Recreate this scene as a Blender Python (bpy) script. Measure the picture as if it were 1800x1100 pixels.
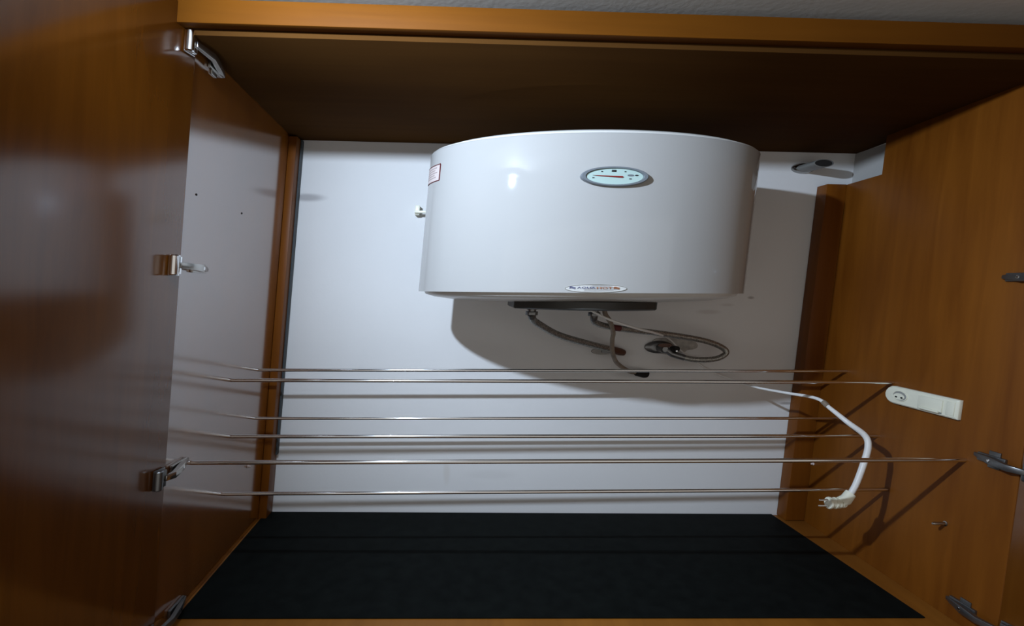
import bpy, bmesh, math, random
from mathutils import Vector, Matrix

for o in list(bpy.data.objects): bpy.data.objects.remove(o, do_unlink=True)
C = bpy.context.scene.collection
S = bpy.context.scene

# ------------------------------------------------------------------ camera
EYE = 1.70
def cam_basis(yaw, pitch, roll):
    cy, sy = math.cos(yaw), math.sin(yaw); cp, sp = math.cos(pitch), math.sin(pitch)
    fw = Vector((sy*cp, cy*cp, -sp)); r0 = Vector((cy, -sy, 0)); u0 = r0.cross(fw)
    cr, sr = math.cos(roll), math.sin(roll)
    return cr*r0+sr*u0, -sr*r0+cr*u0, fw
r_, u_, f_ = cam_basis(0.0274, 0.0452, 0.0166)
cd = bpy.data.cameras.new('camera'); cam = bpy.data.objects.new('camera', cd); C.objects.link(cam)
cd.sensor_width = 36.0; cd.lens = 18.0; cd.clip_start = 0.02
M = Matrix((r_, u_, -f_)).transposed().to_4x4(); M.translation = (0, 0, EYE)
cam.matrix_world = M
S.camera = cam

# the whole scene, wardrobe included, is sheared: right with height, left with depth
KX, KD, DB = 0.0836, -0.08, 1.54
def W(p):                                   # unsheared coordinates (x along the back wall, y depth, z from eye level) -> world
    x, y, z = p
    return Vector((x+KX*z+KD*(y-DB), y, z+EYE))

# ------------------------------------------------------------------ world, light, exposure
w = bpy.data.worlds.new('world'); S.world = w; w.use_nodes = True
bg = w.node_tree.nodes['Background']; bg.inputs[0].default_value = (1.0, 0.96, 0.90, 1); bg.inputs[1].default_value = 0.54
LAMP = (-0.59, 0.42, 0.490)
ld = bpy.data.lights.new('lamp_light', 'SPOT'); ld.energy = 69; ld.color = (0.68, 0.82, 1.0); ld.shadow_soft_size = 0.016
ld.spot_size = math.radians(150); ld.spot_blend = 1.0
lamp_light = bpy.data.objects.new('lamp_light', ld); C.objects.link(lamp_light); lamp_light.location = W(LAMP)
AIM = W((0.80, 1.54, 0.04))-W(LAMP); lamp_light.rotation_euler = AIM.to_track_quat('-Z', 'Y').to_euler()
vs = S.view_settings
vs.view_transform = 'Standard'; vs.look = 'None'; vs.gamma = 1; vs.use_curve_mapping = False; vs.exposure = 0.0

# ------------------------------------------------------------------ materials
def nodes(name):
    m = bpy.data.materials.new(name); m.use_nodes = True
    nt = m.node_tree; return m, nt, nt.nodes['Principled BSDF']
def plain(name, col, rough=0.5, metal=0.0, ior=1.5, coat=0.0, noise=0.0, nscale=40):
    m, nt, b = nodes(name)
    b.inputs['Base Color'].default_value = (*col, 1); b.inputs['Roughness'].default_value = rough
    b.inputs['Metallic'].default_value = metal; b.inputs['IOR'].default_value = ior
    b.inputs['Coat Weight'].default_value = coat; b.inputs['Coat Roughness'].default_value = 0.08
    if noise:
        t = nt.nodes.new('ShaderNodeTexCoord'); n = nt.nodes.new('ShaderNodeTexNoise'); n.inputs['Scale'].default_value = nscale
        n.inputs['Detail'].default_value = 4
        r = nt.nodes.new('ShaderNodeValToRGB')
        r.color_ramp.elements[0].color = (*[c*(1-noise) for c in col], 1); r.color_ramp.elements[1].color = (*[min(1, c*(1+noise)) for c in col], 1)
        r.color_ramp.elements[0].position = .3; r.color_ramp.elements[1].position = .7
        nt.links.new(t.outputs['Object'], n.inputs['Vector']); nt.links.new(n.outputs['Fac'], r.inputs['Fac']); nt.links.new(r.outputs['Color'], b.inputs['Base Color'])
    return m
def wood(name, dark, light, grain='z', rough=0.2, ior=2.0):
    m, nt, b = nodes(name); L = nt.links.new
    t = nt.nodes.new('ShaderNodeTexCoord')
    mp = nt.nodes.new('ShaderNodeMapping')
    sc = {'z': (26, 26, 1.1), 'x': (1.1, 26, 26), 'y': (26, 1.1, 26)}[grain]
    mp.inputs['Scale'].default_value = sc
    L(t.outputs['Object'], mp.inputs['Vector'])
    n = nt.nodes.new('ShaderNodeTexNoise'); n.inputs['Scale'].default_value = 1.0; n.inputs['Detail'].default_value = 6; n.inputs['Roughness'].default_value = .6; n.inputs['Distortion'].default_value = .5
    L(mp.outputs['Vector'], n.inputs['Vector'])
    n2 = nt.nodes.new('ShaderNodeTexNoise'); n2.inputs['Scale'].default_value = 3.0; n2.inputs['Detail'].default_value = 2
    L(t.outputs['Object'], n2.inputs['Vector'])
    mix = nt.nodes.new('ShaderNodeMath'); mix.operation = 'MULTIPLY_ADD'; mix.inputs[1].default_value = .6
    hl = nt.nodes.new('ShaderNodeMath'); hl.operation = 'MULTIPLY'; hl.inputs[1].default_value = .4
    L(n2.outputs['Fac'], hl.inputs[0]); L(n.outputs['Fac'], mix.inputs[0]); L(hl.outputs[0], mix.inputs[2])
    r = nt.nodes.new('ShaderNodeValToRGB')
    r.color_ramp.elements[0].color = (*dark, 1); r.color_ramp.elements[1].color = (*light, 1)
    r.color_ramp.elements[0].position = .32; r.color_ramp.elements[1].position = .68
    L(mix.outputs[0], r.inputs['Fac']); L(r.outputs['Color'], b.inputs['Base Color'])
    b.inputs['Roughness'].default_value = rough; b.inputs['IOR'].default_value = ior
    bp = nt.nodes.new('ShaderNodeBump'); bp.inputs['Strength'].default_value = .04; bp.inputs['Distance'].default_value = .002
    L(n.outputs['Fac'], bp.inputs['Height']); L(bp.outputs['Normal'], b.inputs['Normal'])
    return m
def plaster(name, col, spots=()):
    m, nt, b = nodes(name); L = nt.links.new
    b.inputs['Roughness'].default_value = .75
    g = nt.nodes.new('ShaderNodeNewGeometry')
    n = nt.nodes.new('ShaderNodeTexNoise'); n.inputs['Scale'].default_value = 2.2; n.inputs['Detail'].default_value = 5
    L(g.outputs['Position'], n.inputs['Vector'])
    r = nt.nodes.new('ShaderNodeValToRGB')
    r.color_ramp.elements[0].color = (*[c*.93 for c in col], 1); r.color_ramp.elements[1].color = (*col, 1)
    r.color_ramp.elements[0].position = .3; r.color_ramp.elements[1].position = .65
    L(n.outputs['Fac'], r.inputs['Fac']); cur = r.outputs['Color']
    for (p, rad, stren, scol) in spots:     # scuffs and damp marks on the plaster, plus one painted shadow
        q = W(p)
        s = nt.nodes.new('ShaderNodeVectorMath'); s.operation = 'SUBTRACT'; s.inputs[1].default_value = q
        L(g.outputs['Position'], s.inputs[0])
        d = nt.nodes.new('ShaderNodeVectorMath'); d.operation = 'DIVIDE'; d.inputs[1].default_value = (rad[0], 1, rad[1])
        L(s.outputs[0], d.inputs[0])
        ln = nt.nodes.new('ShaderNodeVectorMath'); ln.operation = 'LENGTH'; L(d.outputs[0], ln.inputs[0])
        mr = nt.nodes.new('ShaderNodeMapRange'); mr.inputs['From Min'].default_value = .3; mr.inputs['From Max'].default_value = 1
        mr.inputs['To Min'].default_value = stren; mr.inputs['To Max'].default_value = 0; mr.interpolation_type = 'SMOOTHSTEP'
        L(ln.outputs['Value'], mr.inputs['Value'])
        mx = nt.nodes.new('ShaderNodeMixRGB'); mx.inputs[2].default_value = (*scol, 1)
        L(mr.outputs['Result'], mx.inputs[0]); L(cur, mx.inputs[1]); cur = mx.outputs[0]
    L(cur, b.inputs['Base Color'])
    n3 = nt.nodes.new('ShaderNodeTexNoise'); n3.inputs['Scale'].default_value = 90; n3.inputs['Detail'].default_value = 3
    L(g.outputs['Position'], n3.inputs['Vector'])
    bp = nt.nodes.new('ShaderNodeBump'); bp.inputs['Strength'].default_value = .12; bp.inputs['Distance'].default_value = .002
    L(n3.outputs['Fac'], bp.inputs['Height']); L(bp.outputs['Normal'], b.inputs['Normal'])
    return m
def braided(name, col):
    m, nt, b = nodes(name); L = nt.links.new
    t = nt.nodes.new('ShaderNodeTexCoord'); v = nt.nodes.new('ShaderNodeTexNoise'); v.inputs['Scale'].default_value = 260
    L(t.outputs['Object'], v.inputs['Vector'])
    r = nt.nodes.new('ShaderNodeValToRGB'); r.color_ramp.elements[0].color = (*[c*.55 for c in col], 1); r.color_ramp.elements[1].color = (*col, 1)
    r.color_ramp.elements[0].position = .4; r.color_ramp.elements[1].position = .6
    L(v.outputs['Fac'], r.inputs['Fac']); L(r.outputs['Color'], b.inputs['Base Color'])
    b.inputs['Metallic'].default_value = .8; b.inputs['Roughness'].default_value = .4
    bp = nt.nodes.new('ShaderNodeBump'); bp.inputs['Strength'].default_value = .4; bp.inputs['Distance'].default_value = .001
    L(v.outputs['Fac'], bp.inputs['Height']); L(bp.outputs['Normal'], b.inputs['Normal'])
    return m
WD, WL = (0.150, 0.042, 0.0035), (0.255, 0.082, 0.0080)
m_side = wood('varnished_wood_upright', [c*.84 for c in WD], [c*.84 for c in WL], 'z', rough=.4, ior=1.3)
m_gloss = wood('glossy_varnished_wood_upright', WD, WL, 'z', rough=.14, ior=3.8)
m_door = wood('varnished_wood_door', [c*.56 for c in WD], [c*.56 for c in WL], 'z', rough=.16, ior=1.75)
m_rail = wood('varnished_wood_rail', (0.095, 0.030, 0.0022), (0.14, 0.046, 0.0036), 'x', rough=.6, ior=1.15)
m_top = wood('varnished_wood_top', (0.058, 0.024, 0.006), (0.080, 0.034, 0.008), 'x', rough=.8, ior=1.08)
m_base = wood('varnished_wood_base', (0.24, 0.085, 0.010), (0.35, 0.132, 0.017), 'y', rough=.45, ior=1.4)
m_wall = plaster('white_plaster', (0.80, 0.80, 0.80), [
    ((0.7703, 1.54, -0.0117), (.014, .006), .5, (.15, .12, .10)), ((0.6443, 1.54, -0.057), (.05, .010), .22, (.3, .22, .18)),
    ((0.70, 1.54, -0.035), (.03, .006), .2, (.3, .22, .18)), ((0.92, 1.54, -0.335), (.03, .006), .55, (.2, .17, .15)),
    ((-0.1023, 1.54, -0.5582), (.015, .05), .16, (.45, .36, .25)), ((0.03, 1.54, -0.565), (.1, .02), .10, (.4, .38, .36)),
    ((-0.59, 1.54, 0.262), (.07, .016), .6, (.25, .24, .25)), ((0.36, 1.54, -0.185), (.09, .022), .30, (.36, .33, .31)), ((0.58, 1.54, -0.21), (.10, .025), .28, (.40, .33, .29)), ((0.43, 1.54, -0.25), (.08, .016), .25, (.30, .28, .26))])  # first spot here: a shadow painted on the wall beside the left batten
m_ceil = plaster('ceiling_paint', (0.92, 0.86, 0.78))
m_room = plaster('room_paint', (0.62, 0.56, 0.50))
m_floor = plain('dark_room_floor', (0.05, 0.035, 0.025), .5, noise=.3, nscale=6)
m_mat = plain('black_mat', (0.006, 0.0075, 0.007), .8, ior=1.15, noise=.25, nscale=30)
m_enamel = plain('white_enamel', (0.43, 0.425, 0.415), .04, ior=1.5)
m_capend = plain('grey_white_plastic', (0.74, 0.73, 0.70), .25, ior=1.5)
m_cover = plain('charcoal_plastic', (0.035, 0.035, 0.032), .45)
m_chrome = plain('chrome', (0.84, 0.84, 0.84), .11, metal=1.0)
m_steel = plain('nickel_steel', (0.48, 0.46, 0.43), .25, metal=1.0)
m_dsteel = plain('dull_dark_steel', (0.20, 0.20, 0.20), .35, metal=.9)
m_braid = braided('braided_steel', (0.42, 0.41, 0.38))
m_tan = plain('beige_rubber', (0.24, 0.19, 0.14), .5, noise=.2, nscale=80)
m_white = plain('white_plastic', (0.82, 0.81, 0.67), .35)
m_cable = plain('white_cable', (0.78, 0.77, 0.75), .4)
m_ring = plain('grey_bezel', (0.16, 0.18, 0.20), .3)
m_dial = plain('pale_dial', (0.44, 0.58, 0.55), .3)
m_red = plain('red_paint', (0.22, 0.010, 0.008), .4)
m_black = plain('black_ink', (0.015, 0.015, 0.018), .5)
m_navy = plain('navy_ink', (0.03, 0.04, 0.17), .5)
m_orange = plain('orange_ink', (0.42, 0.13, 0.04), .5)
m_paper = plain('cream_sticker', (0.62, 0.615, 0.59), .4)
m_pink = plain('pink_white_sticker', (0.66, 0.57, 0.55), .5)
m_maroon = plain('maroon_ink', (0.10, 0.015, 0.015), .5)
m_gasket = plain('dark_sealant', (0.05, 0.06, 0.065), .6)
m_hole = plain('dark_hole', (0.008, 0.006, 0.005), .9)
m_brown = plain('brown_pipe', (0.10, 0.035, 0.015), .5)
m_patch = plain('rough_cement', (0.42, 0.40, 0.37), .85, noise=.25, nscale=60)
m_pipe = plain('grey_pipe', (0.17, 0.17, 0.16), .4)
def emis(name, col, s):
    m, nt, b = nodes(name); b.inputs['Emission Color'].default_value = (*col, 1); b.inputs['Emission Strength'].default_value = s; return m
m_bulb = emis('lamp_glass', (0.9, 0.96, 1.0), 1.5)

# ------------------------------------------------------------------ mesh helpers
BASE = {}                                   # world position of every object's origin
class MB:
    def __init__(s): s.v = []; s.f = []
    def add(s, vs_, fs):
        o = len(s.v); s.v += [Vector(p) for p in vs_]; s.f += [[i+o for i in f] for f in fs]; return s
    def box(s, x0, x1, y0, y1, z0, z1):
        return s.add([(x, y, z) for z in (z0, z1) for y in (y0, y1) for x in (x0, x1)],
                     [(0, 2, 3, 1), (4, 5, 7, 6), (0, 1, 5, 4), (1, 3, 7, 5), (3, 2, 6, 7), (2, 0, 4, 6)])
    def fbox(s, O, a, b, c, ra, rb, rc):    # box along three directions from O
        O, a, b, c = map(Vector, (O, a, b, c))
        return s.add([O+a*i+b*j+c*k for k in rc for j in rb for i in ra],
                     [(0, 2, 3, 1), (4, 5, 7, 6), (0, 1, 5, 4), (1, 3, 7, 5), (3, 2, 6, 7), (2, 0, 4, 6)])
    def loft(s, rings, cap0=True, cap1=True):
        n = len(rings[0]); vv = [p for r in rings for p in r]; ff = []
        for k in range(len(rings)-1):
            for i in range(n):
                j = (i+1) % n
                ff.append((k*n+i, k*n+j, (k+1)*n+j, (k+1)*n+i))
        if cap0: ff.append(tuple(range(n))[::-1])
        if cap1: ff.append(tuple((len(rings)-1)*n+i for i in range(n)))
        return s.add(vv, ff)
    def disc(s, O, a, b, prof, n=40):       # rings of (radius_a, radius_b, height) on centre O, height along a x b
        O, a, b = map(Vector, (O, a, b)); c = a.cross(b).normalized()
        rings = [[O+a*(ra*math.cos(2*math.pi*i/n))+b*(rb*math.sin(2*math.pi*i/n))+c*h for i in range(n)] for ra, rb, h in prof]
        return s.loft(rings)
    def tube(s, pts, rad, n=14):
        pts = [Vector(p) for p in pts]
        if not isinstance(rad, (list, tuple)): rad = [rad]*len(pts)
        rings = []; up = Vector((0.13, 0.35, 1)).normalized()
        t0 = (pts[1]-pts[0]).normalized(); nrm = (up-t0*up.dot(t0)).normalized()
        for i, p in enumerate(pts):
            t = (pts[min(i+1, len(pts)-1)]-pts[max(i-1, 0)]).normalized()
            nrm = (nrm-t*nrm.dot(t)).normalized(); bn = t.cross(nrm)
            rings.append([p+nrm*(rad[i]*math.cos(2*math.pi*k/n))+bn*(rad[i]*math.sin(2*math.pi*k/n)) for k in range(n)])
        return s.loft(rings)
    def prism(s, poly, d):                  # polygon (list of 3D points) pushed along d
        d = Vector(d); n = len(poly); a = [Vector(p) for p in poly]
        return s.loft([a, [p+d for p in a]])
def smooth_path(pts, vals, k=8):
    P = [Vector(p) for p in pts]; out, ov = [], []
    for i in range(len(P)-1):
        p0, p1, p2, p3 = P[max(i-1, 0)], P[i], P[i+1], P[min(i+2, len(P)-1)]
        for j in range(k):
            t = j/k
            out.append(.5*((2*p1)+(p2-p0)*t+(2*p0-5*p1+4*p2-p3)*t*t+(3*p1-p0-3*p2+p3)*t**3)); ov.append(vals[i]*(1-t)+vals[i+1]*t)
    out.append(P[-1]); ov.append(vals[-1]); return out, ov
def empty(name, p, label, cat, group=None):
    o = bpy.data.objects.new(name, None); C.objects.link(o); o.empty_display_size = .02
    o.location = W(p); BASE[o.name] = W(p); tag(o, label, cat, group); return o
def tag(o, label=None, cat=None, group=None, kind=None):
    if label: o['label'] = label
    if cat: o['category'] = cat
    if group: o['group'] = group
    if kind: o['kind'] = kind
    return o
def build(name, mb, mat, parent=None, bevel=0.0, seg=2, sharp=35, label=None, cat=None, group=None, kind=None, world=False):
    ws = [Vector(p) for p in mb.v] if world else [W(p) for p in mb.v]
    lo = Vector([min(p[i] for p in ws) for i in range(3)]); hi = Vector([max(p[i] for p in ws) for i in range(3)])
    org = Vector(((lo.x+hi.x)/2, (lo.y+hi.y)/2, lo.z))
    me = bpy.data.meshes.new(name); bm = bmesh.new()
    bv = [bm.verts.new(p-org) for p in ws]
    for f in mb.f:
        try: bm.faces.new([bv[i] for i in f])
        except ValueError: pass
    bmesh.ops.recalc_face_normals(bm, faces=bm.faces)
    if bevel:
        es = [e for e in bm.edges if len(e.link_faces) == 2 and e.calc_face_angle(0) > math.radians(40)]
        bmesh.ops.bevel(bm, geom=es, offset=bevel, segments=seg, affect='EDGES', profile=.5)
    for f in bm.faces: f.smooth = True
    for e in bm.edges:
        if len(e.link_faces) != 2 or e.calc_face_angle(0) > math.radians(sharp): e.smooth = False
    bm.to_mesh(me); bm.free(); me.materials.append(mat)
    o = bpy.data.objects.new(name, me); C.objects.link(o)
    if parent is not None:
        o.parent = parent; o.location = org-BASE[parent.name]
    else: o.location = org
    BASE[o.name] = org
    return tag(o, label, cat, group, kind)

# ------------------------------------------------------------------ room shell
ZF, ZC, ROOF = -0.6832, 0.4275, 0.525
PL, PR = -0.6393, 0.9899
b = MB().box(-2.4, 2.6, 1.54, 1.64, -1.70, 0.62)
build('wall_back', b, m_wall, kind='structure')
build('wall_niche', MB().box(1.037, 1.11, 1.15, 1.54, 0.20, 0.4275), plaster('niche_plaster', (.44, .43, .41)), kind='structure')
build('ceiling', MB().box(-2.4, 2.6, -1.6, 1.54, ROOF, 0.58), m_ceil, kind='structure')
build('floor', MB().box(-2.4, 2.6, -1.6, 1.64, -1.78, -1.70), m_floor, kind='structure')
build('wall_left', MB().box(-2.4, -2.3, -1.6, 1.54, -1.70, ROOF), m_room, kind='structure')
build('wall_right', MB().box(2.5, 2.6, -1.6, 1.54, -1.70, ROOF), m_room, kind='structure')

# ------------------------------------------------------------------ wardrobe
wr = empty('wardrobe', (.17, 1.25, -1.70), 'varnished orange-brown wooden wardrobe with open doors around the white water heater', 'wardrobe')
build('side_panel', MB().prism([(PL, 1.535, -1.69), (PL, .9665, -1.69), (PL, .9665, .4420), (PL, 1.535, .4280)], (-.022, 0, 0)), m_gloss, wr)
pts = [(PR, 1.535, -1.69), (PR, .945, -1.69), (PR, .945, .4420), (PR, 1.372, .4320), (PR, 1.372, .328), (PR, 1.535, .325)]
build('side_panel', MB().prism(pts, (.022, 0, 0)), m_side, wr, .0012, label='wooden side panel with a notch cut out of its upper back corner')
build('back_batten', MB().box(PL+.0005, -.6165, 1.488, 1.538, ZF+.001, ZC-.003), m_side, wr, .001)
build('back_batten', MB().box(.931, PR-.0005, 1.495, 1.538, ZF+.001, .326), m_side, wr, .001)
build('sealant_strip', MB().box(-.6160, -.6115, 1.524, 1.539, ZF+.18, ZC-.004), m_gasket, wr, label='thin dark gap strip along the left batten')
# top board tips up a little towards the front
tp = [(PL, 1.538, ZC), (PL, .942, .4405), (PL, .942, .462), (PL, 1.538, .450)]
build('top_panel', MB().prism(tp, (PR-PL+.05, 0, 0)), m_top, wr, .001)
build('top_rail', MB().box(PL-.022, PR+.022, .918, .940, .4505, .4915), m_rail, wr, .002)
build('floor_panel', MB().box(PL, PR, .945, 1.536, ZF-.022, ZF), m_base, wr, .001)
build('bottom_rail', MB().box(PL, PR, .925, .944, ZF-.10, ZF-.004), m_base, wr, .002)
build('plinth_panel', MB().box(PL, PR, .97, .99, -1.69, ZF-.03), m_side, wr, .001)
# doors hang past the square, seen from inside
def door(hx, sgn, name):
    a = math.radians(12); d = Vector((sgn*math.sin(a), -math.cos(a), 0)); nrm = Vector((sgn*math.cos(a), math.sin(a), 0))
    O = Vector((hx, .966 if sgn < 0 else .946, 0))
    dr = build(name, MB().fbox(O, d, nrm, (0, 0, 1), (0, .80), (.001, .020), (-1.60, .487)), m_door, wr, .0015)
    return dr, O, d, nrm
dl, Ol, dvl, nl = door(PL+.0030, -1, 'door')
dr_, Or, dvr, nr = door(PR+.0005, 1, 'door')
# peg holes on the left side panel, one dot each
for (y, z) in ((1.008, .1724), (1.217, .1672)):
    build('peg_hole', MB().disc((PL+.0004, y, z), (0, 1, 0), (0, 0, 1), [(.0030, .0022, -.0002), (.0030, .0022, .0004)], 12), m_hole, wr)

# hinges: cup and barrel on the door, arm on a mounting plate on the side panel
def hinge(px, sgn, z, O, d, nrm, tilt, mat_a, mat_b, y0=.0, wing=False):
    h = empty_part('hinge', (px, .985, z), wr)
    ux = Vector((sgn, 0, 0))               # out of the panel into the cupboard
    din = -nrm                              # out of the door face towards the cupboard
    c = Vector((O.x, O.y, z))+d*.022
    build('hinge_cup', MB().fbox(c, d, din, (0, 0, 1), (-.016, .010), (0, .0035), (-.019, .019)).fbox(c, d, din, (0, 0, 1), (-.014, .000), (.0034, .0090), (-.016, .016)), mat_a, h, .0012)
    bar = [c+d*.0035+din*.007+Vector((0, 0, q)) for q in (-.0185, -.0165, 0, .0165, .0185)]
    build('hinge_barrel', MB().tube(bar, [.0062, .0080, .0082, .0080, .0062], 20), mat_a, h)
    p0 = c+din*.010+d*(-.008); p1 = Vector((px, .998+y0, z+tilt*.3))+ux*.018; p2 = Vector((px, 1.035+y0, z+tilt*.7))+ux*.013; p3 = Vector((px, 1.075+y0, z+tilt))+ux*.004
    wd = [.0052, .0062, .0075, .0035]; th = [.003, .0045, .0050, .0025]
    rings = []
    for p, w_, t_ in zip((p0, p1, p2, p3), wd, th):
        rings.append([p+Vector((0, 0, -w_))-ux*t_, p+Vector((0, 0, w_))-ux*t_, p+Vector((0, 0, w_))+ux*t_, p+Vector((0, 0, -w_))+ux*t_])
    build('hinge_arm', MB().loft(rings), mat_b, h, .001)
    q = Vector((px, 1.038+y0, z+tilt*.7))
    mp_ = MB().fbox(q, (0, 1, 0), ux, (0, 0, 1), (-.024, .030), (.0002, .0060), (-.0085, .0085))
    if wing: mp_.fbox(q, (0, 1, 0), ux, (0, 0, 1), (-.012, .010), (.0002, .0035), (-.017, .017))
    build('mounting_plate', mp_, mat_b, h, .001)
    build('screw_head', MB().disc(q+ux*.0172+Vector((0, -.004, 0)), (0, 1, 0), (0, 0, 1), [(.0034, .0034, -.001*sgn), (.0034, .0034, .0012*sgn), (.0018, .0018, .0016*sgn)], 14), m_chrome, h)
    return h
def empty_part(name, p, parent):
    o = bpy.data.objects.new(name, None); C.objects.link(o); o.empty_display_size = .02
    o.parent = parent; o.location = W(p)-BASE[parent.name]; BASE[o.name] = W(p); return o
hinge(PL, 1, .4290, Ol, dvl, nl, -.006, m_chrome, m_steel, .0, True)
hinge(PL, 1, .0345, Ol, dvl, nl, -.004, m_chrome, m_steel, -.01)
hinge(PL, 1, -.3600, Ol, dvl, nl, .006, m_dsteel, m_steel, -.032)
hinge(PL, 1, -.6620, Ol, dvl, nl, 0, m_dsteel, m_dsteel)
hinge(PR, -1, .0400, Or, dvr, nr, .003, m_dsteel, m_dsteel, -.052)
hinge(PR, -1, -.3310, Or, dvr, nr, .006, m_dsteel, m_dsteel, -.046, True)
hinge(PR, -1, -.6430, Or, dvr, nr, 0, m_dsteel, m_dsteel, -.03, True)

# ------------------------------------------------------------------ black mat on the wardrobe floor
mp = [(-.632, 1.534), (.912, 1.534), (.934, 1.034), (-.632, 1.034)]
build('floor_mat', MB().prism([(x, y, ZF+.0004) for x, y in mp], (0, 0, .003)), m_mat, bevel=.0008,
      label='black mat covering most of the wooden wardrobe floor', cat='mat')

# ------------------------------------------------------------------ chrome rods
rods = [
 ((1.400, -.2290), (1.405, -.2125), .0042, 'uppermost chrome rod, thin and set back near the wall, just below the hoses'),
 ((1.230, -.2263), (1.251, -.2164), .0046, 'second chrome rod from the top, just in front of the uppermost one'),
 ((1.410, -.3643), (1.420, -.3505), .0042, 'third chrome rod from the top, thin, near the back wall'),
 ((1.255, -.3697), (1.278, -.3603), .0046, 'fourth chrome rod from the top, behind the white hanging cable'),
 ((1.0660, -.3697), (1.0500, -.3458), .0046, 'longest chrome rod, nearest to the front between the lower hinges'),
 ((1.227, -.5011), (1.227, -.4801), .0044, 'lowest chrome rod, just above the black mat'),
]
for (a, c, r, lab) in rods:
    o = MB().tube([(PL+.0006, a[0], a[1]), (PL+.03, a[0]+(c[0]-a[0])*.02, a[1]+(c[1]-a[1])*.02), (.17, (a[0]+c[0])/2, (a[1]+c[1])/2), (PR-.03, c[0]-(c[0]-a[0])*.02, c[1]-(c[1]-a[1])*.02), (PR-.0006, c[0], c[1])], r, 18)
    build('rod', o, m_chrome, label=lab, cat='rod', group='chrome rods across the wardrobe')

# ------------------------------------------------------------------ water heater
HX, HY, HA, HB, HZ0, HZ1 = .187, 1.30, .407, .218, -.0034, .3335
N = 128
def ell(t, s=1.0, z=0.0): return Vector((HX+HA*s*math.cos(t), HY+HB*s*math.sin(t), z+.010*HA*s*math.cos(t)))   # z sheared a touch, rising to the right
def ring(s, z): return [ell(2*math.pi*i/N, s, z) for i in range(N)]
wh = empty('water_heater', (HX, HY, HZ0-.05), 'large white drum-shaped electric water heater hung on the back wall', 'water heater')
build('tank_body', MB().loft([ring(.985, HZ0+.0005), ring(1.0, HZ0), ring(1.0, HZ0+.002), ring(1.0, .1), ring(1.0, .2), ring(1.0, HZ1-.004), ring(.998, HZ1-.001), ring(.992, HZ1)]), m_enamel, wh, sharp=50)
build('top_cap', MB().loft([ring(.988, HZ1-.002), ring(.984, HZ1+.003), ring(.93, HZ1+.010), ring(.6, HZ1+.018), ring(.2, HZ1+.02)], cap0=False), m_capend, wh, sharp=60)
build('bottom_cap', MB().loft([ring(.965, HZ0+.001), ring(.955, HZ0-.006), ring(.90, HZ0-.0125), ring(.78, HZ0-.019), ring(.5, HZ0-.0235), ring(.15, HZ0-.025)], cap0=False), m_capend, wh, sharp=60)
# dark service cover under the tank: straight sides, bowed front
front = [(.010, 1.34)]
poly = [(.018, 1.40), (.014, 1.215)]
for i in range(13):
    t = i/12; poly.append((.016+.338*t, 1.215-.085*math.sin(math.pi*t)**.8))
poly += [(.357, 1.215), (.353, 1.40)]
seen = []
for q in poly:
    if q not in seen: seen.append(q)
poly = seen
def off(pp, s):
    cx, cy = .185, 1.29
    return [(cx+(x-cx)*s, cy+(y-cy)*s) for x, y in pp]
build('service_cover', MB().loft([[(x, y, HZ0-.021) for x, y in poly], [(x, y, HZ0-.0375) for x, y in poly], [(x, y, HZ0-.0405) for x, y in off(poly, .975)]]), m_cover, wh, sharp=40)
# pipe stubs under the cover
def stub(x, y):
    st = build('pipe_stub', MB().disc((x, y, HZ0-.0405), (1, 0, 0), (0, 1, 0), [(.014, .011, 0), (.014, .011, -.006), (.011, .009, -.0065), (.011, .009, -.014)], 24), m_dsteel, wh)
    build('hex_nut', MB().disc((x, y, HZ0-.0545), (1, 0, 0), (0, 1, 0), [(.0165, .013, 0.003), (.0165, .013, -.007)], 6), m_dsteel, st, .0008)
stub(.0759, 1.33); stub(.2396, 1.33)
# wall bracket behind
build('wall_bracket', MB().box(-.02, .39, 1.505, 1.539, .25, .285), m_steel, wh, .001)
build('wall_bracket', MB().box(-.02, .39, 1.505, 1.539, .035, .07), m_steel, wh, .001)
build('bracket_tip', MB().box(-.268, -.255, 1.515, 1.539, .215, .242).box(-.268, -.22, 1.508, 1.516, .219, .226), m_white, wh, .001, label='tiny white bracket tip at the left of the tank')

def surf(t, z, h=0.0):                      # a point on the tank skin, lifted by h along the outward direction
    n = Vector((math.cos(t)/HA, math.sin(t)/HB, 0)).normalized(); return ell(t, 1, z)+n*h
def t_at(x): return -math.acos((x-HX)/HA)   # angle of the front point at x
def patch(mb, outline, zc, tc, h0, h1):     # outline in (x offset, z offset) wrapped on the tank
    n = len(outline)
    A = [surf(t_at(tc+x), zc+z, h0) for x, z in outline]; B = [surf(t_at(tc+x), zc+z, h1) for x, z in outline]
    return mb.loft([A, B])
# thermometer
GX, GZ = .183, .2405
gt = t_at(GX); gO = ell(gt, 1, GZ)
gn = Vector((math.cos(gt)/HA, math.sin(gt)/HB, 0)).normalized(); ga = Vector((0, 0, 1)).cross(gn); ga = -ga if ga.x < 0 else ga; gb = Vector((0, 0, 1))
sgn = 1 if ga.cross(gb).dot(gn) > 0 else -1
def gp(pr): return [(a, b_, sgn*h) for a, b_, h in pr]
gg = build('thermometer', MB().disc(gO, ga, gb, gp([(.0715, .0207, -.004), (.0715, .0207, .006), (.069, .0197, .0085), (.062, .0172, .0085), (.060, .0166, .004)]), 56), m_ring, wh)
build('dial', MB().disc(gO+gn*.0042, ga, gb, gp([(.0598, .0165, 0), (.0598, .0165, .0008)]), 56), m_dial, gg)
def G(u, v, h=.0053): return gO+ga*u+gb*v+gn*h
build('needle', MB().prism([G(-.047, .0016), G(.016, .0010), G(.018, -.0008), (G(.016, -.0024)), G(-.030, -.0002)], gn*.0012), m_red, gg)
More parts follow.
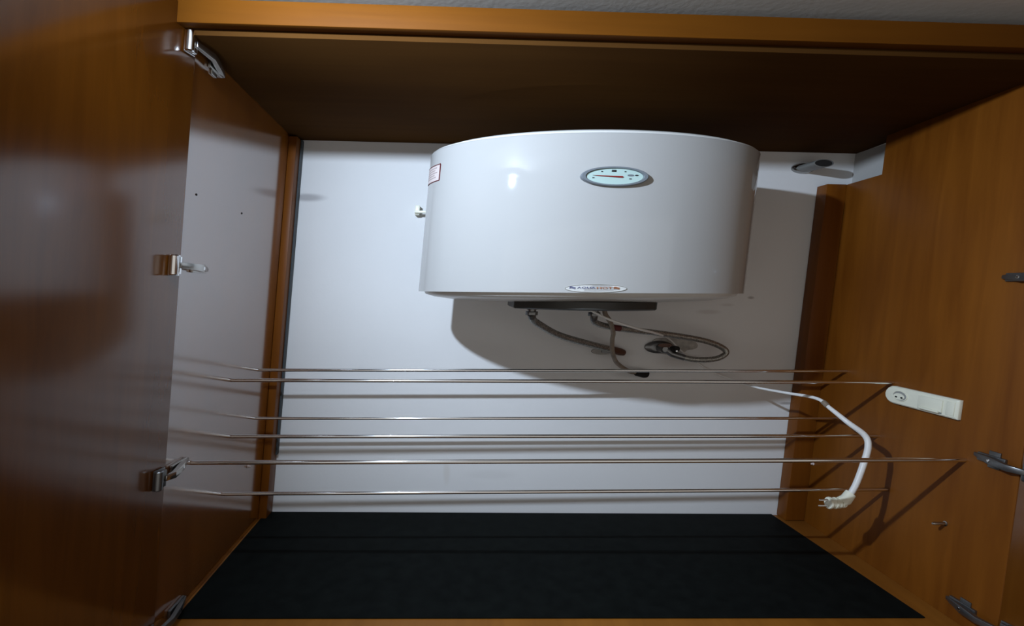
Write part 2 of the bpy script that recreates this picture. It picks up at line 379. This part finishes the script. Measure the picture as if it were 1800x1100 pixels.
build('dial_marks', MB().fbox(G(-.003, .0115), ga, gb, gn, (-.0048, .0048), (-.0020, .0020), (0, .0005)).fbox(G(-.001, .0115), ga, gb, gn, (-.0008, .0008), (-.0014, .0014), (.0005, .0009))
      .disc(G(.0455, .0030), ga, gb, gp([(.0038, .0012, 0), (.0038, .0012, .0005)]), 16)
      .fbox(G(.021, .0102), ga, gb, gn, (-.0018, .0018), (-.0008, .0008), (0, .0005)).fbox(G(.033, -.0045), ga, gb, gn, (-.0025, .0025), (-.0008, .0008), (0, .0005))
      .fbox(G(-.028, .0095), ga, gb, gn, (-.0018, .0018), (-.0008, .0008), (0, .0005)).fbox(G(-.045, -.0035), ga, gb, gn, (-.0022, .0022), (-.0008, .0008), (0, .0005)), m_black, gg, label='dark print on the dial')
build('dial_print', MB().disc(G(.033, .0028), ga, gb, gp([(.0070, .0020, 0), (.0070, .0020, .0004)]), 20), m_ring, gg)
# oval name badge with print
LX, LZ = .170, .0060
ov = [(.066*math.cos(2*math.pi*i/48), .0088*math.sin(2*math.pi*i/48)) for i in range(48)]
lg = build('name_badge', patch(MB(), ov, LZ, LX, -.0004, .0008), m_paper, wh)
rim = MB(); 
oo = [(.066*math.cos(2*math.pi*i/48), .0088*math.sin(2*math.pi*i/48)) for i in range(48)]; ii = [(x*.975, z*.90) for x, z in oo]
for i in range(48):
    j = (i+1) % 48
    patch(rim, [oo[i], oo[j], ii[j], ii[i]], LZ, LX, .0008, .0013)
build('badge_rim', rim, plain('badge_rim_grey', (.30, .29, .26), .5), lg)
def text_patch(name, txt, x0, x1, z0, z1, mat, parent, cx, cz):
    cu = bpy.data.curves.new(name, 'FONT'); cu.body = txt; cu.size = 1; cu.resolution_u = 3
    to = bpy.data.objects.new(name, cu); C.objects.link(to)
    me = bpy.data.meshes.new_from_object(to); bpy.data.objects.remove(to); 
    xs = [v.co.x for v in me.vertices]; ys = [v.co.y for v in me.vertices]
    ax, bx, ay, by = min(xs), max(xs), min(ys), max(ys)
    mb = MB(); vv = []
    for v in me.vertices:
        u = x0+(v.co.x-ax)/(bx-ax)*(x1-x0); q = z0+(v.co.y-ay)/(by-ay)*(z1-z0)
        vv.append(surf(t_at(cx+u), cz+q, .0016))
    mb.add(vv, [tuple(p.vertices) for p in me.polygons]); bpy.data.meshes.remove(me)
    return build(name, mb, mat, parent)
text_patch('badge_lettering', 'AQUA', -.040, -.002, -.0022, .0026, m_navy, lg, LX, LZ+.001)
text_patch('badge_lettering', 'HOT', .001, .034, -.0018, .0026, m_orange, lg, LX, LZ+.001)
for (x0, dx, mt) in ((-.056, .0125, m_navy), (.037, .0125, m_orange)):
    wv = MB()
    for k in range(2):
        zz = .0012-k*.0022
        for i in range(6):
            f0, f1 = i/6, (i+1)/6
            za, zb_ = zz+.0007*math.sin(f0*5)-.0006*f0, zz+.0007*math.sin(f1*5)-.0006*f1
            patch(wv, [(x0+dx*f0, za), (x0+dx*f1, zb_), (x0+dx*f1, zb_+.0012), (x0+dx*f0, za+.0012)], LZ+.001, LX, .0008, .0016)
    build('badge_wave', wv, mt, lg)
# warning label wrapped on the left flank
st0, st1 = math.radians(-176), math.radians(-157.5)
def flank(mb, a0, a1, z0, z1, h0, h1, n=8):
    fr = [(a0+(a1-a0)*i/n) for i in range(n+1)]
    A = [surf(t, z0, h0) for t in fr]+[surf(t, z1, h0) for t in fr[::-1]]
    B = [surf(t, z0, h1) for t in fr]+[surf(t, z1, h1) for t in fr[::-1]]
    for i in range(n):
        q = [A[i], A[i+1], A[2*n-i], A[2*n+1-i]]; q2 = [B[i], B[i+1], B[2*n-i], B[2*n+1-i]]
        mb.loft([q, q2])
    return mb
sk = build('warning_label', flank(MB(), st0, st1, .258, .295, -.0002, .0006), m_pink, wh)
bd = MB(); e = math.radians(.5)
flank(bd, st0, st1, .2945, .2965, -.0002, .0010); flank(bd, st0, st1, .2565, .2585, -.0002, .0010); flank(bd, st1-e, st1+e*.6, .2585, .2945, -.0002, .0010, 2)
build('label_border', bd, m_maroon, sk)
tl = MB()
for k, (a, z) in enumerate(((.82, .289), (.74, .2835), (.86, .278), (.70, .2725), (.8, .267))):
    flank(tl, st0+math.radians(1), st0+(st1-st0)*a, z-.0011, z+.0011, .0004, .0009)
build('label_print', tl, plain('label_print_ink', (.42, .34, .33), .5), sk)

# ------------------------------------------------------------------ hoses, sensor pipe and power cable
def hose(name, pts, r, mat, label, cat, k=10, root=None):
    rr = r if isinstance(r, list) else [r]*len(pts)
    P, R = smooth_path(pts, rr, k)
    o = empty(name, pts[0], label, cat)
    return o, P, R
A = [(0.0759, 1.33, -0.0625), (0.0800, 1.336, -0.072), (0.0920, 1.352, -0.084), (0.1655, 1.41, -0.1218), (0.2602, 1.46, -0.1495), (0.3415, 1.505, -0.1702), (0.372, 1.522, -.177)]
ho, P, R = hose('flexible_hose', A, .0094, m_braid, 'grey braided hose sloping from the left end of the heater to the wall', 'hose')
build('braid', MB().tube(P, R, 16), m_braid, ho)
build('ferrule', MB().tube([P[0], P[4], P[9]], [.0104, .0106, .0102], 16), m_dsteel, ho)
build('end_fitting', MB().tube([(0.355, 1.512, -.1735), (0.385, 1.528, -.1815), (.398, 1.538, -.185)], [.0108, .0108, .0090], 16), m_brown, ho, label='brown hose tip in the wall')
Bp = [(0.2396, 1.33, -0.0625), (0.2405, 1.333, -0.070), (0.2475, 1.343, -0.082), (0.2855, 1.37, -0.0934), (0.3665, 1.4, -0.1054), (0.4794, 1.44, -0.1184), (0.5975, 1.46, -0.1366), (0.66, 1.47, -0.1567), (0.6756, 1.47, -0.1749), (0.6424, 1.47, -0.192), (0.5778, 1.475, -0.1936), (0.5235, 1.487, -0.1800)]
ho, P, R = hose('flexible_hose', Bp, .0082, m_braid, 'grey braided hose looping in a wide curve to the wall valve', 'hose')
build('braid', MB().tube(P, R, 16), m_braid, ho)
build('ferrule', MB().tube([P[0], P[5], P[10], P[14]], [.0098, .0100, .0098, .0092], 16), m_dsteel, ho)
build('end_fitting', MB().tube([P[-8], P[-4], P[-1]], [.0090, .0096, .0096], 16), m_dsteel, ho)
build('colour_band', MB().tube(P[33:37], [.0085]*4, 16), m_maroon, ho, label='red band on the hose')
Cp = [(0.262, 1.322, -0.0455), (0.2700, 1.330, -0.062), (0.2900, 1.35, -0.0813), (0.3120, 1.385, -0.112), (0.3180, 1.405, -0.135), (0.3310, 1.43, -0.1728), (0.3600, 1.47, -0.2073), (0.4100, 1.51, -0.2364), (0.440, 1.526, -0.243)]
ho, P, R = hose('drain_tube', Cp, .0062, m_tan, 'brownish tube dropping from the heater behind the top rod into the wall', 'tube')
build('tube_body', MB().tube(P, R, 14), m_tan, ho)
build('end_plug', MB().tube([(0.436, 1.520, -0.243), (0.4639, 1.532, -0.2471), (.474, 1.5385, -.248)], [.0085, .0125, .0125], 18), m_hole, ho, label='black plug where the tube enters the wall')
cb = [(0.2060, 1.285, -0.0420), (0.2350, 1.285, -0.0570), (0.2725, 1.29, -0.0723), (0.3490, 1.31, -0.0944), (0.4430, 1.40, -0.1155), (0.5210, 1.505, -0.1400), (0.5838, 1.533, -0.1852), (0.6666, 1.532, -0.2357), (0.7255, 1.510, -0.2583), (0.7602, 1.45, -0.2686), (0.7911, 1.36, -0.2668), (0.8205, 1.28, -0.2649), (0.8302, 1.24, -0.2819), (0.8456, 1.2, -0.3056), (0.8749, 1.18, -0.3316), (0.8782, 1.17, -0.3558), (0.8684, 1.165, -0.3951), (0.8527, 1.16, -0.4409), (0.8400, 1.16, -0.4700)]
cr_ = [.0030]*5+[.0026]*2+[.0024, .0026, .0030, .0036, .0040, .0048, .0058, .0066, .0070, .0070, .0068, .0066]
ho, P, R = hose('power_cable', cb, cr_, m_cable, 'white power cable hanging in front of the right side panel with a white plug', 'cable')
build('cord', MB().tube(P, R, 14), m_cable, ho)
build('cable_tie', MB().tube(P[114:119], [.0063]*5, 14), m_tan, ho, label='grey clip on the cable')
# angled plug: boot, round body with grip ribs, flat face and two pins
pe = empty_part('plug', (.815, 1.16, -.498), ho)
build('plug_boot', MB().tube([(0.8430, 1.16, -0.4635), (0.8415, 1.16, -.4655), (0.8330, 1.16, -0.4790), (0.8210, 1.16, -0.4850)], [.0112, .0118, .0128, .0125], 18), m_white, pe, label='white boot')
build('plug_body', MB().tube([(0.835, 1.16, -.4878), (.831, 1.16, -.4876), (.812, 1.16, -.4872), (.797, 1.16, -.4870), (.7955, 1.16, -.4870)], [.0060, .0100, .0118, .0118, .0090], 22), m_white, pe)
for k in range(3):
    xk = .806+k*.009
    build('grip_rib', MB().tube([(xk, 1.16, -.4872), (xk+.0035, 1.16, -.4873)], [.0130-.001*k]*2, 22), m_white, pe)
build('plug_face', MB().tube([(.7965, 1.16, -.4870), (.7945, 1.16, -.4870), (.7915, 1.16, -.4870)], [.0135, .0140, .0130], 24), m_white, pe)
for q in (-.0068, .0068):
    build('pin', MB().tube([(.792, 1.16, -.487+q), (.772, 1.16, -.487+q), (.770, 1.16, -.487+q)], [.0022, .0022, .0012], 12), m_chrome, pe, label='chrome pin')

# ------------------------------------------------------------------ wall valve under the heater
va = empty('wall_valve', (.515, 1.54, -.19), 'dull grey wall valve in a rough cement patch below the heater', 'valve')
random.seed(4)
pp = []
for i in range(28):
    t = 2*math.pi*i/28; k = 1+.14*math.sin(3*t+1)+random.uniform(-.07, .07)
    pp.append((.545+.072*k*math.cos(t), -.162+.0245*k*math.sin(t)))
build('cement_patch', MB().prism([(x, 1.5395, z) for x, z in pp], (0, -.004, 0)), m_patch, va, .001)
build('escutcheon', MB().disc((.503, 1.5352, -.1660), (1, 0, 0), (0, 0, 1), [(.044, .0195, 0), (.043, .019, .004), (.030, .0135, .010), (.027, .0120, .0105)], 40), m_dsteel, va)
build('valve_body', MB().tube([(.503, 1.536, -.1665), (.503, 1.505, -.1668), (.503, 1.490, -.167), (.503, 1.486, -.167)], [.0130, .0130, .0120, .0080], 20).tube([(.503, 1.500, -.168), (.515, 1.494, -.172), (.527, 1.488, -.181)], [.0105, .0105, .0098], 16), m_dsteel, va)
build('pipe_mouth', MB().disc((.4985, 1.4840, -.1550), (1, 0, 0), (0, 0, 1), [(.020, .0055, 0), (.020, .0055, .004), (.0145, .0036, .004), (.0145, .0036, .001)], 28), m_brown, va, label='brown pipe mouth')
build('valve_handle', MB().tube([(.524, 1.494, -.166), (.528, 1.480, -.1648), (.5305, 1.470, -.1642)], [.0070, .0095, .0085], 16).disc((.5305, 1.4695, -.1642), (1, 0, 0), (0, 0, 1), [(.0085, .0085, 0), (.006, .006, .002)], 16), m_hole, va, label='black valve handle')
build('handle_screw', MB().disc((.528, 1.466, -.1695), (1, 0, 0), (0, 0, 1), [(.0030, .0016, 0), (.0030, .0016, .0015)], 14), m_chrome, va)
fo = empty('wall_flange', (.3271, 1.54, -.19), 'small dull round wall flange behind the end of the sloping hose', 'flange')
build('flange_ring', MB().disc((.335, 1.5395, -.1815), (1, 0, 0), (0, 0, 1), [(.036, .0105, 0), (.034, .0100, .004), (.020, .006, .006)], 32), m_patch, fo)
build('flange_socket', MB().disc((.345, 1.5345, -.1815), (1, 0, 0), (0, 0, 1), [(.018, .0065, 0), (.017, .006, .006), (.012, .0045, .006)], 24), m_dsteel, fo)

# ------------------------------------------------------------------ capped vent pipe in the notch, top right
vp = empty('vent_pipe', (.8827, 1.54, .36), 'short grey pipe stub with a chrome collar on the wall at upper right', 'pipe')
build('chrome_collar', MB().disc((.8800, 1.5395, .3800), (1, 0, 0), (0, 0, 1), [(.0355, .0155, 0), (.0355, .0150, .006), (.0300, .0125, .012), (.0265, .0110, .0125)], 40), plain('tarnished_chrome', (.34, .34, .33), .1, metal=1.0), vp)
def oval(cx, cy, cz, a, c_, n=32): return [(cx+a*math.cos(2*math.pi*i/n), cy, cz+c_*math.sin(2*math.pi*i/n)) for i in range(n)]
build('pipe_tube', MB().loft([oval(.882, 1.537, .3790, .0280, .0112), oval(.8815, 1.45, .3745, .0290, .0112), oval(.8815, 1.4495, .3745, .0262, .0096), oval(.882, 1.50, .377, .0255, .0094)], cap0=True, cap1=False), m_pipe, vp)
build('pipe_mouth', MB().loft([oval(.8817, 1.4515, .3746, .0261, .0096), oval(.8817, 1.4535, .3747, .0261, .0096)]), m_hole, vp, label='black open pipe mouth')

# ------------------------------------------------------------------ double wall socket on the right side panel
so = empty('wall_socket', (PR, 1.165, -.268), 'white double wall plate with a round socket on the right side panel', 'socket')
y0, y1, z0, z1 = 1.070, 1.260, -.2655, -.2225
def plate(inset):
    P_ = [(y0+inset, z0+inset), (y0+inset, z1-inset)]
    for i in range(9):
        t = math.pi/2-math.pi*i/8
        P_.append((y1-.026+(.026-inset)*max(0, math.cos(t)), (z0+z1)/2+((z1-z0)/2-inset)*math.sin(t)))
    return P_
xf = PR-.0115
build('cover_plate', MB().loft([[(PR-.0004, y, z) for y, z in plate(0)], [(PR-.008, y, z) for y, z in plate(0)], [(xf, y, z) for y, z in plate(.0035)]]), m_white, so, .0006)
sc = empty_part('round_socket', (xf, 1.215, -.256), so)
build('socket_ring', MB().disc((xf+.0002, 1.2135, -.2430), (0, 0, 1), (0, 1, 0), [(.0125, .0215, 0), (.0125, .0215, .0022), (.0110, .0190, .0022), (.0108, .0186, .0006)], 36), m_white, sc)
build('socket_well', MB().disc((xf-.0003, 1.2135, -.2430), (0, 0, 1), (0, 1, 0), [(.0107, .0186, 0), (.0107, .0186, .0005)], 36), plain('socket_shadow_grey', (.30, .30, .28), .5), sc)
build('socket_core', MB().disc((xf-.0006, 1.2155, -.2448), (0, 0, 1), (0, 1, 0), [(.0080, .0150, 0), (.0076, .0145, .0016)], 30), m_white, sc)
for yy in (1.2065, 1.222):
    build('pin_hole', MB().disc((xf-.0024, yy, -.2465), (0, 0, 1), (0, 1, 0), [(.0020, .0034, 0), (.0020, .0034, .0003)], 14), m_hole, sc)
fl = build('socket_flap', MB().fbox((xf, 1.133, -.2440), (0, 1, 0), (-1, 0, 0), (0, 0, 1), (-.030, .030), (0, .0030), (-.0140, .0140)), m_white, so, .0012)
build('flap_lip', MB().fbox((xf-.0030, 1.133, -.2570), (0, 1, 0), (-1, 0, 0), (0, 0, 1), (-.026, .022), (0, .0040), (-.0022, .0022)), m_white, fl, .0008)
build('flap_gap', MB().fbox((xf-.0001, 1.133, -.2592), (0, 1, 0), (-1, 0, 0), (0, 0, 1), (-.029, .029), (0, .0006), (-.0012, .0012)), m_ring, so)
build('end_module', MB().fbox((xf, 1.084, -.2440), (0, 1, 0), (-1, 0, 0), (0, 0, 1), (-.0085, .0110), (0, .0018), (-.0150, .0150)), m_white, so, .0008)

# ------------------------------------------------------------------ shelf pins
def shelf_pin(x, sgn, y, z, ln, r, mat, label):
    e_ = empty('shelf_pin', (x, y, z), label, 'pin', 'shelf pins in the side panels')
    build('pin_shank', MB().tube([(x+sgn*.0004, y, z), (x+sgn*ln*.9, y, z), (x+sgn*ln, y, z)], [r, r, r*.6], 14), mat, e_)
    build('pin_collar', MB().tube([(x+sgn*.0003, y, z), (x+sgn*.002, y, z), (x+sgn*.0026, y, z)], [r*1.6, r*1.6, r*1.2], 16), mat, e_)
shelf_pin(PR, -1, 1.072, -.4945, .030, .0034, m_steel, 'steel shelf pin low on the right panel, under the longest rod')
shelf_pin(PR, -1, 1.487, -.5055, .008, .0026, m_pink, 'tiny pinkish shelf pin at the back of the right panel')
shelf_pin(PL, 1, 1.375, -.4864, .008, .0026, m_pink, 'tiny pinkish shelf pin at the back of the left panel')

# ------------------------------------------------------------------ ceiling lamp (just above the picture)
lp = empty('ceiling_lamp', (LAMP[0], LAMP[1], ROOF), 'small round white ceiling lamp in front of the wardrobe', 'lamp')
lx, ly = LAMP[0]-.045, LAMP[1]-.036         # its head leans forward from the base, towards the wardrobe
build('lamp_base', MB().disc((lx, ly, ROOF-.0002), (1, 0, 0), (0, 1, 0), [(.034, .034, 0), (.034, .034, -.004), (.028, .028, -.007), (.010, .010, -.008)], 32), m_dsteel, lp)
hd_ = [(lx, ly, ROOF-.008), (lx+.012, ly+.010, ROOF-.022), (LAMP[0]-.018, LAMP[1]-.014, LAMP[2]+.0018)]
build('lamp_head', MB().tube(hd_, [.006, .010, .0120], 20), m_dsteel, lp)
build('lamp_lens', MB().tube([hd_[2], (LAMP[0]-.0165, LAMP[1]-.0129, LAMP[2]+.0016)], [.0100, .0095], 20), m_bulb, lp)
build('added_visor', MB().prism([(LAMP[0]+.085*math.cos(t*math.pi/10), LAMP[1]+.100*math.sin(t*math.pi/10), LAMP[2]+.0172) for t in range(-4, 15)], (0, 0, .002)), m_hole, lp, label='black visor added above the lamp head to block upward light')  # unseen plate, added to keep the lamp's light off the ceiling
lamp_light.parent = lp; lamp_light.location = W(LAMP)-BASE[lp.name]
